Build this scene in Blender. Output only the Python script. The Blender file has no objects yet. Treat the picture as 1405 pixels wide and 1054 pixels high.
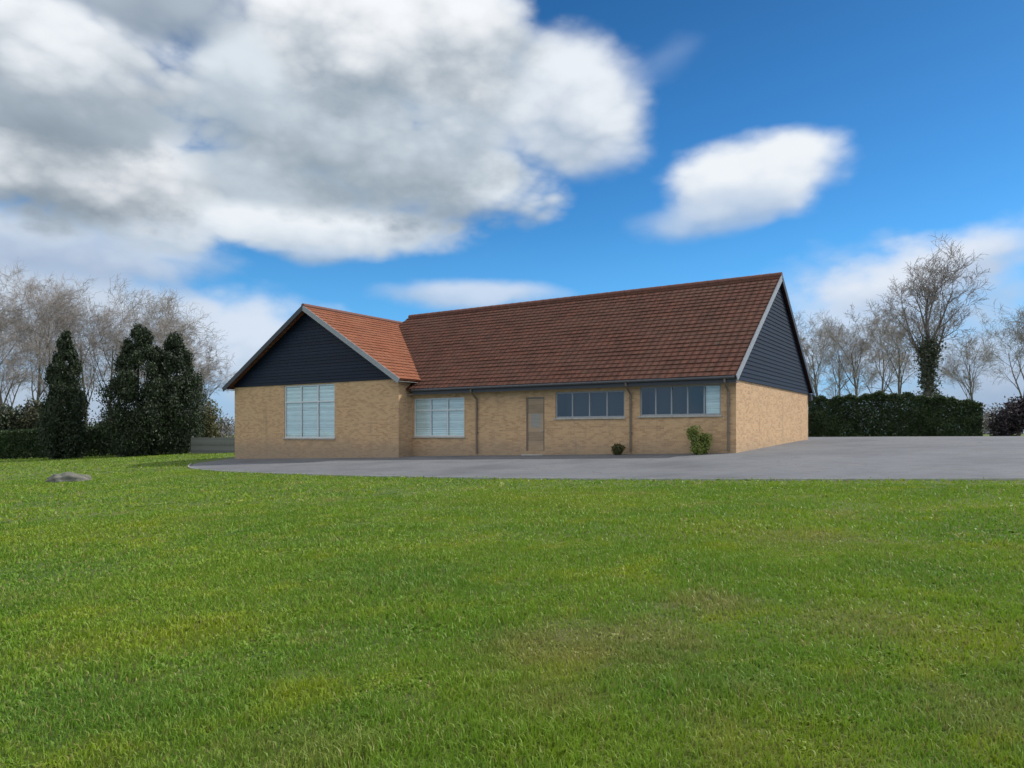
import bpy, math, random
import numpy as np
from mathutils import Vector, Matrix
R = math.radians
S = bpy.context.scene
COL = S.collection

# ------------------------------------------------------------------ camera
CX, HZ, F = 702.5, 595.0, 1015.0          # photo column of the view axis, row of the horizon, focal length in photo pixels
EYE = 1.5
cam_d = bpy.data.cameras.new('camera')
cam_d.sensor_width = 36.0
cam_d.lens = F / 1405.0 * 36.0
cam_d.shift_y = (HZ - 527.0) / 1405.0
cam_d.clip_end = 5000.0
cam = bpy.data.objects.new('camera', cam_d)
COL.objects.link(cam)
cam.location = (0, 0, EYE)
cam.rotation_euler = (R(90), 0, 0)
S.camera = cam

# ------------------------------------------------------------------ light
SUN_EL, SUN_AZ = 45.0, 72.0                # azimuth clockwise from +Y
S.view_settings.view_transform = 'Standard'
S.view_settings.look = 'None'
S.view_settings.gamma = 1.0
S.view_settings.exposure = 0.8
S.view_settings.use_curve_mapping = False
sun_d = bpy.data.lights.new('sun', 'SUN')
sun_d.energy = 2.1
sun_d.angle = R(0.5)
sun_d.color = (1.0, 0.95, 0.88)
sun = bpy.data.objects.new('sun', sun_d)
COL.objects.link(sun)
sdir = Vector((math.sin(R(SUN_AZ)) * math.cos(R(SUN_EL)), math.cos(R(SUN_AZ)) * math.cos(R(SUN_EL)), math.sin(R(SUN_EL))))
sun.rotation_euler = (-sdir).to_track_quat('-Z', 'Y').to_euler()
sun.location = (40, 5, 40)

W = bpy.data.worlds.new('World')
S.world = W
W.use_nodes = True
SKY_STRENGTH = 0.1
W.cycles.sampling_method = 'MANUAL'
W.cycles.sample_map_resolution = 512

class NT:
    """small helper round a node tree"""
    def __init__(s, tree):
        s.t = tree
        s.n = tree.nodes
        s.l = tree.links
    def new(s, typ, **kw):
        n = s.n.new(typ)
        for k, v in kw.items():
            setattr(n, k, v)
        return n
    def put(s, sock, v):
        if isinstance(v, bpy.types.NodeSocket):
            s.l.new(v, sock)
        else:
            sock.default_value = v
    def math(s, op, a, b=0.0, c=None, clamp=False):
        n = s.new('ShaderNodeMath', operation=op)
        n.use_clamp = clamp
        s.put(n.inputs[0], a)
        s.put(n.inputs[1], b)
        if c is not None:
            s.put(n.inputs[2], c)
        return n.outputs[0]
    def vmath(s, op, a, b=None):
        n = s.new('ShaderNodeVectorMath', operation=op)
        s.put(n.inputs[0], a)
        if b is not None:
            s.put(n.inputs[1], b)
        return n.outputs['Value'] if op in ('LENGTH', 'DOT_PRODUCT') else n.outputs[0]
    def maprange(s, v, a, b, c, d, smooth=False):
        n = s.new('ShaderNodeMapRange')
        if smooth:
            n.interpolation_type = 'SMOOTHSTEP'
        s.put(n.inputs[0], v)
        for i, x in enumerate((a, b, c, d)):
            n.inputs[i + 1].default_value = x
        return n.outputs[0]
    def mix(s, f, a, b, blend='MIX'):
        n = s.new('ShaderNodeMix', data_type='RGBA', blend_type=blend)
        s.put(n.inputs[0], f)
        s.put(n.inputs[6], a)
        s.put(n.inputs[7], b)
        return n.outputs[2]
    def noise(s, vec, scale, detail=4.0, rough=0.55, dist=0.0, dims='3D'):
        n = s.new('ShaderNodeTexNoise', noise_dimensions=dims)
        s.put(n.inputs['Vector'], vec)
        n.inputs['Scale'].default_value = scale
        n.inputs['Detail'].default_value = detail
        n.inputs['Roughness'].default_value = rough
        n.inputs['Distortion'].default_value = dist
        return n.outputs[0]
    def ramp(s, f, stops):
        n = s.new('ShaderNodeValToRGB')
        s.put(n.inputs[0], f)
        e = n.color_ramp.elements
        while len(e) < len(stops):
            e.new(0.5)
        for k, (p, c) in enumerate(stops):
            e[k].position = p
            e[k].color = (*c[:3], 1.0)
        return n.outputs[0]

def lin(r, g, b):
    f = lambda v: v / 255 / 12.92 if v / 255 <= 0.04045 else ((v / 255 + 0.055) / 1.055) ** 2.4
    return (f(r), f(g), f(b))

def build_world():
    t = NT(W.node_tree)
    t.n.clear()
    out = t.new('ShaderNodeOutputWorld')
    bg = t.new('ShaderNodeBackground')
    bg.inputs['Strength'].default_value = SKY_STRENGTH
    t.l.new(bg.outputs[0], out.inputs[0])
    sky = t.new('ShaderNodeTexSky', sky_type='NISHITA')
    sky.sun_disc = False
    sky.sun_elevation = R(SUN_EL)
    sky.sun_rotation = R(SUN_AZ)
    sky.air_density = 1.0
    sky.dust_density = 0.4
    sky.ozone_density = 2.0
    hs = t.new('ShaderNodeHueSaturation')
    hs.inputs['Saturation'].default_value = 1.25
    hs.inputs['Value'].default_value = 0.68
    t.l.new(sky.outputs[0], hs.inputs['Color'])
    col = t.vmath('MULTIPLY', hs.outputs[0], (0.42, 0.88, 1.12))
    tc = t.new('ShaderNodeTexCoord')
    d = tc.outputs['Generated']
    sep = t.new('ShaderNodeSeparateXYZ')
    t.l.new(d, sep.inputs[0])
    az = t.math('ARCTAN2', sep.outputs[0], sep.outputs[1])
    el = t.math('ARCSINE', sep.outputs[2])
    deep = t.maprange(el, 0.10, 0.62, 1.15, 0.60)
    col = t.vmath('MULTIPLY', col, deep)
    cmb = t.new('ShaderNodeCombineXYZ')
    t.l.new(az, cmb.inputs[0])
    t.l.new(el, cmb.inputs[1])
    ang = cmb.outputs[0]
    # stretch the noise sideways a little, as flat-based fair weather clouds are
    st = t.vmath('MULTIPLY', d, (1.0, 1.0, 1.7))
    n1 = t.noise(st, 4.2, 6.0, 0.58)
    n2 = t.noise(st, 12.0, 5.0, 0.6)
    wn = t.new('ShaderNodeTexNoise')
    t.put(wn.inputs['Vector'], st)
    wn.inputs['Scale'].default_value = 5.0
    wn.inputs['Detail'].default_value = 5.0
    wv = t.vmath('SUBTRACT', wn.outputs['Color'], (0.5, 0.5, 0.5))
    wv = t.vmath('MULTIPLY', wv, (0.10, 0.06, 0.0))
    ang2 = t.vmath('ADD', ang, wv)
    rag = t.math('ADD', t.math('MULTIPLY', t.math('SUBTRACT', n1, 0.5), 0.95), t.math('MULTIPLY', t.math('SUBTRACT', n2, 0.5), 0.7))
    vo = t.new('ShaderNodeTexVoronoi', feature='F1')
    vo.inputs['Scale'].default_value = 11.0
    vo.inputs['Detail'].default_value = 2.0
    vo.inputs['Roughness'].default_value = 0.55
    t.l.new(t.vmath('ADD', st, t.vmath('MULTIPLY', wn.outputs['Color'], (0.08, 0.08, 0.08))), vo.inputs['Vector'])
    puff = t.math('SUBTRACT', vo.outputs['Distance'], 0.60)
    rag = t.math('ADD', rag, t.math('MULTIPLY', puff, 0.5))
    gain = 1.0 / (SKY_STRENGTH * 2 ** S.view_settings.exposure)
    def C(c):
        return tuple(x * gain for x in lin(*c)) + (1.0,)
    # unseen bright clouds out of view, added to lift light on the shaded front
    away = t.maprange(t.math('ABSOLUTE', az), 0.75, 1.1, 0.0, 1.0, True)
    fill_clouds = t.math('MULTIPLY', t.maprange(t.math('ADD', n1, t.math('MULTIPLY', n2, 0.3)), 0.50, 0.66, 0.0, 0.95, True), away)
    col = t.mix(fill_clouds, col, tuple(1.25 * gain * k for k in (1.0, 0.99, 0.97)) + (1,))
    # pale haze low down
    low = t.maprange(el, 0.0, 0.30, 0.75, 0.0, True)
    col = t.mix(low, col, C((112, 188, 255)))
    for (px, py, rx, ry, top, bot, soft, amax, rot) in CLOUDS:
        a0 = math.atan2((px - CX) / F, 1.0)
        e0 = math.atan2((HZ - py) / F, math.hypot(1.0, (px - CX) / F))
        ca = math.cos(a0)
        v = t.vmath('SUBTRACT', ang2, (a0, e0, 0.0))
        if rot:
            vr = t.new('ShaderNodeVectorRotate', rotation_type='Z_AXIS')
            t.l.new(v, vr.inputs[0])
            vr.inputs['Angle'].default_value = R(-rot)
            v = vr.outputs[0]
        v = t.vmath('MULTIPLY', v, (F / rx / ca ** 2, F / ry / ca, 0.0))
        L = t.vmath('LENGTH', v)
        L = t.math('ADD', L, t.math('MULTIPLY', rag, 0.38 if rx < 150 else 0.85))
        al = t.maprange(L, 1.0 + soft, 1.0 - soft, 0.0, amax, True)
        sp = t.new('ShaderNodeSeparateXYZ')
        t.l.new(v, sp.inputs[0])
        sh = t.math('ADD', t.math('MULTIPLY', sp.outputs[1], 0.8), t.math('MULTIPLY', t.math('SUBTRACT', n1, 0.5), 1.15))
        sh = t.math('ADD', sh, t.math('MULTIPLY', t.math('SUBTRACT', n2, 0.5), 0.7))
        sh = t.math('ADD', sh, t.math('MULTIPLY', puff, -0.7))
        sh = t.maprange(sh, -1.2, 0.2, 0.0, 1.0, True)
        col = t.mix(al, col, t.mix(sh, C(bot), C(top)))
    t.l.new(col, bg.inputs['Color'])

WH, PL, GR, DK = (246, 249, 253), (228, 236, 244), (176, 190, 203), (164, 178, 191)
CLOUDS = [  # photo column, row, half width, half height, lit colour, shaded colour, edge softness, opacity, tilt
    (110, 560, 330, 75, (186, 200, 217), (158, 176, 198), 0.6, 0.95, 0),
    (1330, 565, 300, 70, (178, 195, 216), (152, 172, 198), 0.6, 0.95, 0),
    (1180, 450, 230, 85, (205, 219, 238), (170, 190, 216), 0.5, 0.9, 10),
    (1280, 372, 220, 44, (226, 234, 246), (184, 202, 226), 0.4, 0.95, 14),
    (1390, 490, 160, 110, (190, 205, 225), (156, 178, 206), 0.6, 0.8, 0),
    (310, 470, 150, 66, (220, 230, 244), (176, 196, 220), 0.45, 0.95, 0),
    (50, 430, 230, 90, (210, 219, 231), (165, 183, 205), 0.5, 0.9, 0),
    (650, 408, 110, 18, (212, 224, 241), (180, 200, 224), 0.5, 0.85, 0),
    (80, 338, 230, 46, (206, 218, 233), (168, 186, 212), 0.5, 0.9, 0),
    (420, 352, 66, 16, PL, GR, 0.5, 0.7, 0),
    (300, 258, 340, 72, (196, 209, 221), DK, 0.35, 1.0, 0),
    (395, 314, 270, 40, (236, 242, 248), (190, 205, 221), 0.32, 1.0, 0),
    (610, 238, 180, 84, (228, 236, 243), (152, 168, 184), 0.3, 1.0, 0),
    (115, 222, 225, 72, WH, (140, 154, 167), 0.3, 1.0, 0),
    (480, 175, 280, 110, (204, 215, 225), (150, 165, 178), 0.3, 1.0, 0),
    (785, 150, 108, 84, (234, 240, 247), (170, 187, 207), 0.28, 1.0, 0),
    (640, 90, 100, 120, (228, 236, 243), (170, 185, 200), 0.3, 1.0, 0),
    (520, 48, 215, 105, (246, 249, 253), (152, 167, 181), 0.28, 1.0, 0),
    (318, 112, 62, 58, (220, 230, 238), GR, 0.35, 0.95, 0),
    (50, 150, 230, 64, (172, 186, 198), (144, 158, 171), 0.35, 1.0, 0),
    (65, 60, 195, 84, (240, 245, 250), (150, 164, 178), 0.28, 1.0, 0),
    (190, 2, 130, 44, (172, 185, 198), (146, 161, 177), 0.4, 1.0, 0),
    (1034, 240, 128, 54, (240, 245, 250), (184, 201, 223), 0.26, 1.0, 0),
    (985, 288, 100, 28, (196, 212, 232), (156, 184, 218), 0.5, 0.8, 8),
    (908, 84, 38, 18, (150, 175, 215), (120, 155, 205), 0.8, 0.35, 20),
]
build_world()

# ------------------------------------------------------------------ shape helpers
def g(x, y):
    """height of the gently sloping ground"""
    z = 0.0392 * x + 0.0163 * y
    hi = np.where(z > 1.0, 1.0 + 0.35 * np.tanh((z - 1.0) / 0.35), z)
    return np.where(hi < -0.3, -0.3 + 0.5 * np.tanh((hi + 0.3) / 0.5), hi)

def at(px, y, dz=0.0):
    """ground point under a photo column at distance y"""
    x = (px - CX) / F * y
    return Vector((x, y, float(g(x, y)) + dz))

def zrow(py, y):
    return EYE + (HZ - py) / F * y

class MB:
    """collects boxes, quads and tubes; build() links them as one mesh object"""
    def __init__(s):
        s.v, s.f, s.uv, s.sm = [], [], [], []
    def face(s, pts, uvs=None, smooth=False):
        b = len(s.v)
        s.v += [tuple(p) for p in pts]
        s.f.append(tuple(range(b, b + len(pts))))
        if uvs is None:
            a, c, e = Vector(pts[0]), Vector(pts[1]), Vector(pts[2])
            n = (c - a).cross(e - a)
            ax = max(range(3), key=lambda k: abs(n[k]))
            uvs = [(p[1], p[2]) if ax == 0 else (p[0], p[2]) if ax == 1 else (p[0], p[1]) for p in pts]
        s.uv += uvs
        s.sm.append(smooth)
    def box(s, x0, x1, y0, y1, z0, z1):
        p = lambda x, y, z: (x, y, z)
        s.face([p(x0, y0, z0), p(x1, y0, z0), p(x1, y0, z1), p(x0, y0, z1)])
        s.face([p(x1, y1, z0), p(x0, y1, z0), p(x0, y1, z1), p(x1, y1, z1)])
        s.face([p(x1, y0, z0), p(x1, y1, z0), p(x1, y1, z1), p(x1, y0, z1)])
        s.face([p(x0, y1, z0), p(x0, y0, z0), p(x0, y0, z1), p(x0, y1, z1)])
        s.face([p(x0, y0, z1), p(x1, y0, z1), p(x1, y1, z1), p(x0, y1, z1)])
        s.face([p(x0, y1, z0), p(x1, y1, z0), p(x1, y0, z0), p(x0, y0, z0)])
    def beam(s, a, b, w, h, up=(0, 0, 1)):
        """a bar of section w x h from a to b"""
        a, b, up = Vector(a), Vector(b), Vector(up)
        d = (b - a).normalized()
        sd = d.cross(up).normalized() * (w / 2)
        u = sd.cross(d).normalized() * (h / 2)
        c = [[q + sd * i + u * j for (i, j) in ((-1, -1), (1, -1), (1, 1), (-1, 1))] for q in (a, b)]
        for k in range(4):
            m = (k + 1) % 4
            s.face([c[0][k], c[0][m], c[1][m], c[1][k]])
        s.face(c[0][::-1])
        s.face(c[1])
    def tube(s, pts, rad, n=8):
        rings = []
        for k, p in enumerate(pts):
            p = Vector(p)
            d = (Vector(pts[min(k + 1, len(pts) - 1)]) - Vector(pts[max(k - 1, 0)])).normalized()
            a = d.cross(Vector((0.31, 0.9, 0.2)) if abs(d.z) > 0.9 else Vector((0, 0, 1))).normalized()
            b = d.cross(a)
            r = rad[k] if isinstance(rad, (list, tuple)) else rad
            rings.append([p + (a * math.cos(t) + b * math.sin(t)) * r for t in (2 * math.pi * i / n for i in range(n))])
        for A, B in zip(rings[:-1], rings[1:]):
            for i in range(n):
                j = (i + 1) % n
                s.face([A[i], A[j], B[j], B[i]], smooth=True)
        s.face(rings[0][::-1])
        s.face(rings[-1])
    def build(s, name, mat, parent=None):
        me = bpy.data.meshes.new(name)
        me.from_pydata(s.v, [], s.f)
        uvl = me.uv_layers.new(name='UVMap')
        uvl.data.foreach_set('uv', np.array(s.uv, dtype=np.float32).ravel())
        me.polygons.foreach_set('use_smooth', s.sm)
        me.materials.append(mat)
        me.update()
        o = bpy.data.objects.new(name, me)
        COL.objects.link(o)
        if parent:
            o.parent = parent
        return o

def np_mesh(name, verts, faces, mat, parent=None, smooth=False):
    """mesh from numpy arrays; faces all have the same number of corners"""
    me = bpy.data.meshes.new(name)
    nv, (nf, k) = len(verts), faces.shape
    me.vertices.add(nv)
    me.vertices.foreach_set('co', np.ascontiguousarray(verts, dtype=np.float32).ravel())
    me.loops.add(nf * k)
    me.loops.foreach_set('vertex_index', np.ascontiguousarray(faces, dtype=np.int32).ravel())
    me.polygons.add(nf)
    me.polygons.foreach_set('loop_start', np.arange(0, nf * k, k, dtype=np.int32))
    me.polygons.foreach_set('loop_total', np.full(nf, k, dtype=np.int32))
    if smooth:
        me.polygons.foreach_set('use_smooth', np.ones(nf, dtype=bool))
    me.materials.append(mat)
    me.update(calc_edges=True)
    me.validate()
    o = bpy.data.objects.new(name, me)
    COL.objects.link(o)
    if parent:
        o.parent = parent
    return o

def thing(name, label, cat, loc=(0, 0, 0), rotz=0.0, group=None):
    o = bpy.data.objects.new(name, None)
    o.empty_display_size = 0.3
    COL.objects.link(o)
    o.location = loc
    o.rotation_euler = (0, 0, rotz)
    return tag(o, label, cat, group)

def tag(o, label, cat, group=None):
    o['label'] = label
    o['category'] = cat
    if group:
        o['group'] = group
    return o

def structure(o):
    o['kind'] = 'structure'
    return o

def dup(root, loc, rotz, scale, label, group=None):
    c = root.copy()
    COL.objects.link(c)
    c.location, c.rotation_euler, c.scale = loc, (0, 0, rotz), scale
    c['label'] = label
    if group:
        c['group'] = group
    for ch in list(root.children):
        k = ch.copy()
        COL.objects.link(k)
        k.parent = c
    return c

# ------------------------------------------------------------------ materials
def material(name, fn):
    m = bpy.data.materials.new(name)
    m.use_nodes = True
    t = NT(m.node_tree)
    b = t.n['Principled BSDF']
    fn(t, b)
    return m

def plain(name, c, rough=0.6, var=0.18, scale=6.0, metal=0.0, bump=0.0):
    def fn(t, b):
        tc = t.new('ShaderNodeTexCoord')
        n = t.noise(tc.outputs['Object'], scale, 6.0, 0.6)
        k = t.maprange(n, 0.3, 0.7, 1 - var, 1 + var)
        col = t.vmath('MULTIPLY', (c[0], c[1], c[2]), k)
        t.l.new(col, b.inputs['Base Color'])
        t.l.new(t.maprange(n, 0.3, 0.7, max(rough - 0.12, 0.03), min(rough + 0.12, 1)), b.inputs['Roughness'])
        b.inputs['Metallic'].default_value = metal
        if bump:
            bp = t.new('ShaderNodeBump')
            bp.inputs['Strength'].default_value = bump
            bp.inputs['Distance'].default_value = 0.01
            t.l.new(n, bp.inputs['Height'])
            t.l.new(bp.outputs[0], b.inputs['Normal'])
    return material(name, fn)

def brick_mat():
    def fn(t, b):
        uv = t.new('ShaderNodeUVMap').outputs[0]
        br = t.new('ShaderNodeTexBrick')
        t.l.new(uv, br.inputs['Vector'])
        br.inputs['Scale'].default_value = 1.0
        br.inputs['Brick Width'].default_value = 0.225
        br.inputs['Row Height'].default_value = 0.075
        br.inputs['Mortar Size'].default_value = 0.006
        br.inputs['Mortar Smooth'].default_value = 0.2
        br.inputs['Bias'].default_value = -0.25
        br.inputs['Color1'].default_value = (0.60, 0.375, 0.195, 1)
        br.inputs['Color2'].default_value = (0.36, 0.20, 0.098, 1)
        br.inputs['Mortar'].default_value = (0.50, 0.41, 0.29, 1)
        big = t.noise(uv, 0.7, 5.0, 0.6)
        fine = t.noise(uv, 22.0, 4.0, 0.6)
        c = t.mix(t.maprange(big, 0.35, 0.7, 0.0, 0.35), br.outputs['Color'], (0.58, 0.41, 0.235, 1))
        # damp and dirt that has crept up from the ground
        sp = t.new('ShaderNodeSeparateXYZ')
        t.l.new(uv, sp.inputs[0])
        lowd = t.maprange(t.math('ADD', sp.outputs[1], t.math('MULTIPLY', big, -0.8)), -0.75, 0.35, 0.55, 0.0, True)
        c = t.mix(lowd, c, (0.22, 0.19, 0.15, 1))
        run = t.noise(t.vmath('MULTIPLY', uv, (2.6, 0.22, 1.0)), 1.0, 5.0, 0.65)
        c = t.mix(t.maprange(run, 0.52, 0.72, 0.0, 0.42, True), c, (0.24, 0.185, 0.125, 1))
        c = t.mix(1.0, c, t.ramp(fine, [(0.3, (0.85, 0.85, 0.85)), (0.7, (1.1, 1.1, 1.1))]), 'MULTIPLY')
        t.l.new(c, b.inputs['Base Color'])
        b.inputs['Roughness'].default_value = 0.9
        bp = t.new('ShaderNodeBump')
        bp.inputs['Strength'].default_value = 0.5
        bp.inputs['Distance'].default_value = 0.008
        t.l.new(t.math('SUBTRACT', t.math('MULTIPLY', fine, 0.4), br.outputs['Fac']), bp.inputs['Height'])
        t.l.new(bp.outputs[0], b.inputs['Normal'])
    return material('tan brick', fn)

def tile_mat(name, c1, c2, c3):
    def fn(t, b):
        uv = t.new('ShaderNodeUVMap').outputs[0]
        br = t.new('ShaderNodeTexBrick')
        t.l.new(uv, br.inputs['Vector'])
        br.inputs['Scale'].default_value = 1.0
        br.inputs['Brick Width'].default_value = 0.30
        br.inputs['Row Height'].default_value = 0.32
        br.inputs['Mortar Size'].default_value = 0.006
        br.inputs['Bias'].default_value = 0.1
        br.inputs['Color1'].default_value = (*c1, 1)
        br.inputs['Color2'].default_value = (*c2, 1)
        br.inputs['Mortar'].default_value = (c2[0] * 0.4, c2[1] * 0.4, c2[2] * 0.4, 1)
        big = t.noise(uv, 0.45, 6.0, 0.65)
        fine = t.noise(uv, 9.0, 5.0, 0.65)
        c = t.mix(t.maprange(big, 0.42, 0.68, 0.0, 0.6), br.outputs['Color'], (*c3, 1))
        c = t.mix(t.maprange(fine, 0.60, 0.74, 0.0, 0.5), c, (0.16, 0.15, 0.11, 1))
        moss = t.noise(t.vmath('MULTIPLY', uv, (1.0, 0.45, 1.0)), 1.7, 6.0, 0.7)
        c = t.mix(t.maprange(moss, 0.58, 0.74, 0.0, 0.55, True), c, (0.055, 0.056, 0.035, 1))
        t.l.new(c, b.inputs['Base Color'])
        b.inputs['Roughness'].default_value = 0.9
        b.inputs['Specular IOR Level'].default_value = 0.25
        # rolled profile across each tile
        sp = t.new('ShaderNodeSeparateXYZ')
        t.l.new(uv, sp.inputs[0])
        w = t.math('SINE', t.math('MULTIPLY', sp.outputs[0], 2 * math.pi / 0.30))
        bp = t.new('ShaderNodeBump')
        bp.inputs['Strength'].default_value = 0.7
        bp.inputs['Distance'].default_value = 0.03
        t.l.new(t.math('ADD', w, t.math('MULTIPLY', fine, 0.5)), bp.inputs['Height'])
        t.l.new(bp.outputs[0], b.inputs['Normal'])
    return material(name, fn)

def glass_mat():
    def fn(t, b):
        b.inputs['Base Color'].default_value = (0.02, 0.025, 0.03, 1)
        b.inputs['Roughness'].default_value = 0.03
        b.inputs['IOR'].default_value = 1.5
        gl = t.new('ShaderNodeBsdfGlossy')
        gl.inputs['Roughness'].default_value = 0.02
        tr = t.new('ShaderNodeBsdfTransparent')
        tr.inputs['Color'].default_value = (0.93, 0.96, 0.955, 1)
        fr = t.new('ShaderNodeFresnel')
        fr.inputs['IOR'].default_value = 1.55
        mx = t.new('ShaderNodeMixShader')
        ge = t.new('ShaderNodeNewGeometry')
        front = t.math('SUBTRACT', 1.0, ge.outputs['Backfacing'])
        t.l.new(t.math('MULTIPLY', t.math('MULTIPLY', fr.outputs[0], 1.8, clamp=True), front), mx.inputs[0])
        t.l.new(tr.outputs[0], mx.inputs[1])
        t.l.new(gl.outputs[0], mx.inputs[2])
        t.l.new(mx.outputs[0], t.n['Material Output'].inputs[0])
        tc = t.new('ShaderNodeTexCoord')
        bp = t.new('ShaderNodeBump')
        bp.inputs['Strength'].default_value = 0.22
        bp.inputs['Distance'].default_value = 0.02
        t.l.new(t.noise(tc.outputs['Object'], 1.6, 2.0), bp.inputs['Height'])
        t.l.new(bp.outputs[0], gl.inputs['Normal'])
    return material('window glass', fn)

def leaf_mat(name, stops, trans=0.25, rough=0.6):
    def fn(t, b):
        ge = t.new('ShaderNodeNewGeometry')
        n = t.noise(ge.outputs['Position'], 0.9, 4.0, 0.6)
        f = t.math('ADD', t.math('MULTIPLY', ge.outputs['Random Per Island'], 0.6), t.math('MULTIPLY', n, 0.5), clamp=True)
        c = t.ramp(f, stops)
        t.l.new(c, b.inputs['Base Color'])
        b.inputs['Roughness'].default_value = rough
        tl = t.new('ShaderNodeBsdfTranslucent')
        t.l.new(c, tl.inputs['Color'])
        mx = t.new('ShaderNodeMixShader')
        mx.inputs[0].default_value = trans
        t.l.new(b.outputs[0], mx.inputs[1])
        t.l.new(tl.outputs[0], mx.inputs[2])
        t.l.new(mx.outputs[0], t.n['Material Output'].inputs[0])
    return material(name, fn)

def grass_colour(t, pos, tip=None):
    """turf colours that belong to places on the lawn: mossy, yellow, worn and blue-green patches"""
    flat = t.vmath('MULTIPLY', pos, (1.0, 1.0, 0.0))
    a = t.noise(flat, 0.42, 4.0, 0.6)
    b_ = t.noise(t.vmath('ADD', flat, (31.0, 7.0, 0.0)), 1.1, 5.0, 0.62)
    d = t.noise(t.vmath('ADD', flat, (5.0, 57.0, 0.0)), 0.6, 5.0, 0.65)
    e = t.noise(flat, 9.0, 3.0, 0.6)
    c = t.mix(t.maprange(a, 0.38, 0.62, 0.0, 1.0, True), (0.123, 0.238, 0.021, 1), (0.181, 0.287, 0.022, 1))
    c = t.mix(t.maprange(b_, 0.50, 0.70, 0.0, 0.9, True), c, (0.268, 0.322, 0.016, 1))
    c = t.mix(t.maprange(d, 0.55, 0.74, 0.0, 0.7, True), c, (0.348, 0.294, 0.098, 1))
    c = t.mix(t.maprange(d, 0.42, 0.28, 0.0, 0.6, True), c, (0.094, 0.210, 0.039, 1))
    wv = t.new('ShaderNodeTexNoise')
    t.put(wv.inputs['Vector'], flat)
    wv.inputs['Scale'].default_value = 3.0
    wv.inputs['Detail'].default_value = 4.0
    wp_ = t.vmath('ADD', flat, t.vmath('MULTIPLY', t.vmath('SUBTRACT', wv.outputs['Color'], (0.5, 0.5, 0.5)), (0.8, 0.8, 0.0)))
    for (cx, cy, rad, amt, pc) in PATCHES:
        dd = t.vmath('LENGTH', t.vmath('SUBTRACT', wp_, (cx, cy, 0.0)))
        c = t.mix(t.maprange(dd, rad * 1.3, rad * 0.2, 0.0, amt, True), c, (*pc, 1))
    return c, e

DRY, YEL, DEEP = (0.30, 0.235, 0.105), (0.26, 0.30, 0.018), (0.085, 0.20, 0.035)
PATCHES = [  # worn, yellow and lush places of the lawn: x, y, radius, strength, colour
    (0.72, 4.95, 0.75, 0.6, DRY), (1.56, 5.9, 0.42, 0.65, DRY), (0.05, 4.85, 0.45, 0.45, DRY), (2.45, 5.1, 0.6, 0.4, DRY),
    (0.2, 3.95, 0.35, 0.4, DRY), (2.3, 3.6, 0.4, 0.45, DRY), (3.4, 8.6, 0.9, 0.35, DRY), (-0.9, 3.4, 0.4, 0.3, DRY),
    (-2.9, 5.4, 0.7, 0.5, YEL), (-2.2, 5.6, 0.5, 0.6, YEL), (3.0, 4.7, 0.6, 0.65, YEL), (1.25, 3.3, 0.5, 0.5, YEL), (2.6, 9.5, 1.2, 0.45, YEL),
    (-6.5, 11.5, 1.8, 0.4, YEL), (0.8, 14.0, 2.2, 0.4, YEL),
    (1.0, 4.2, 0.6, 0.5, DEEP), (-2.3, 4.3, 0.8, 0.45, DEEP), (-1.2, 7.2, 1.0, 0.45, DEEP), (3.6, 6.6, 0.8, 0.45, DEEP), (-5.0, 8.0, 1.4, 0.4, DEEP),
]

def lawn_mat():
    def fn(t, b):
        ge = t.new('ShaderNodeNewGeometry')
        c, e = grass_colour(t, ge.outputs['Position'])
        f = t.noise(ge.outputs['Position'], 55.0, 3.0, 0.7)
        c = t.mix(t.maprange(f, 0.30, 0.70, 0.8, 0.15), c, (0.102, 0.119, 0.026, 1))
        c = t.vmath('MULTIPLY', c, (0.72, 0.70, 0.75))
        t.l.new(c, b.inputs['Base Color'])
        b.inputs['Roughness'].default_value = 0.95
        bp = t.new('ShaderNodeBump')
        bp.inputs['Strength'].default_value = 0.9
        bp.inputs['Distance'].default_value = 0.03
        t.l.new(t.math('ADD', f, e), bp.inputs['Height'])
        t.l.new(bp.outputs[0], b.inputs['Normal'])
    return material('turf', fn)

def blade_mat():
    def fn(t, b):
        ge = t.new('ShaderNodeNewGeometry')
        c, e = grass_colour(t, ge.outputs['Position'])
        r = ge.outputs['Random Per Island']
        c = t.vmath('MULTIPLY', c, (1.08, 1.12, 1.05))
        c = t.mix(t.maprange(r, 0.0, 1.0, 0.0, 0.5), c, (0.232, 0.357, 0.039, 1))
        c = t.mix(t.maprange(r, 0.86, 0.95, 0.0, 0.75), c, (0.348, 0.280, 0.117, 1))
        t.l.new(c, b.inputs['Base Color'])
        b.inputs['Roughness'].default_value = 0.5
        b.inputs['Specular IOR Level'].default_value = 0.3
        tl = t.new('ShaderNodeBsdfTranslucent')
        t.l.new(c, tl.inputs['Color'])
        mx = t.new('ShaderNodeMixShader')
        mx.inputs[0].default_value = 0.35
        t.l.new(b.outputs[0], mx.inputs[1])
        t.l.new(tl.outputs[0], mx.inputs[2])
        t.l.new(mx.outputs[0], t.n['Material Output'].inputs[0])
    return material('grass blade', fn)

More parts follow.
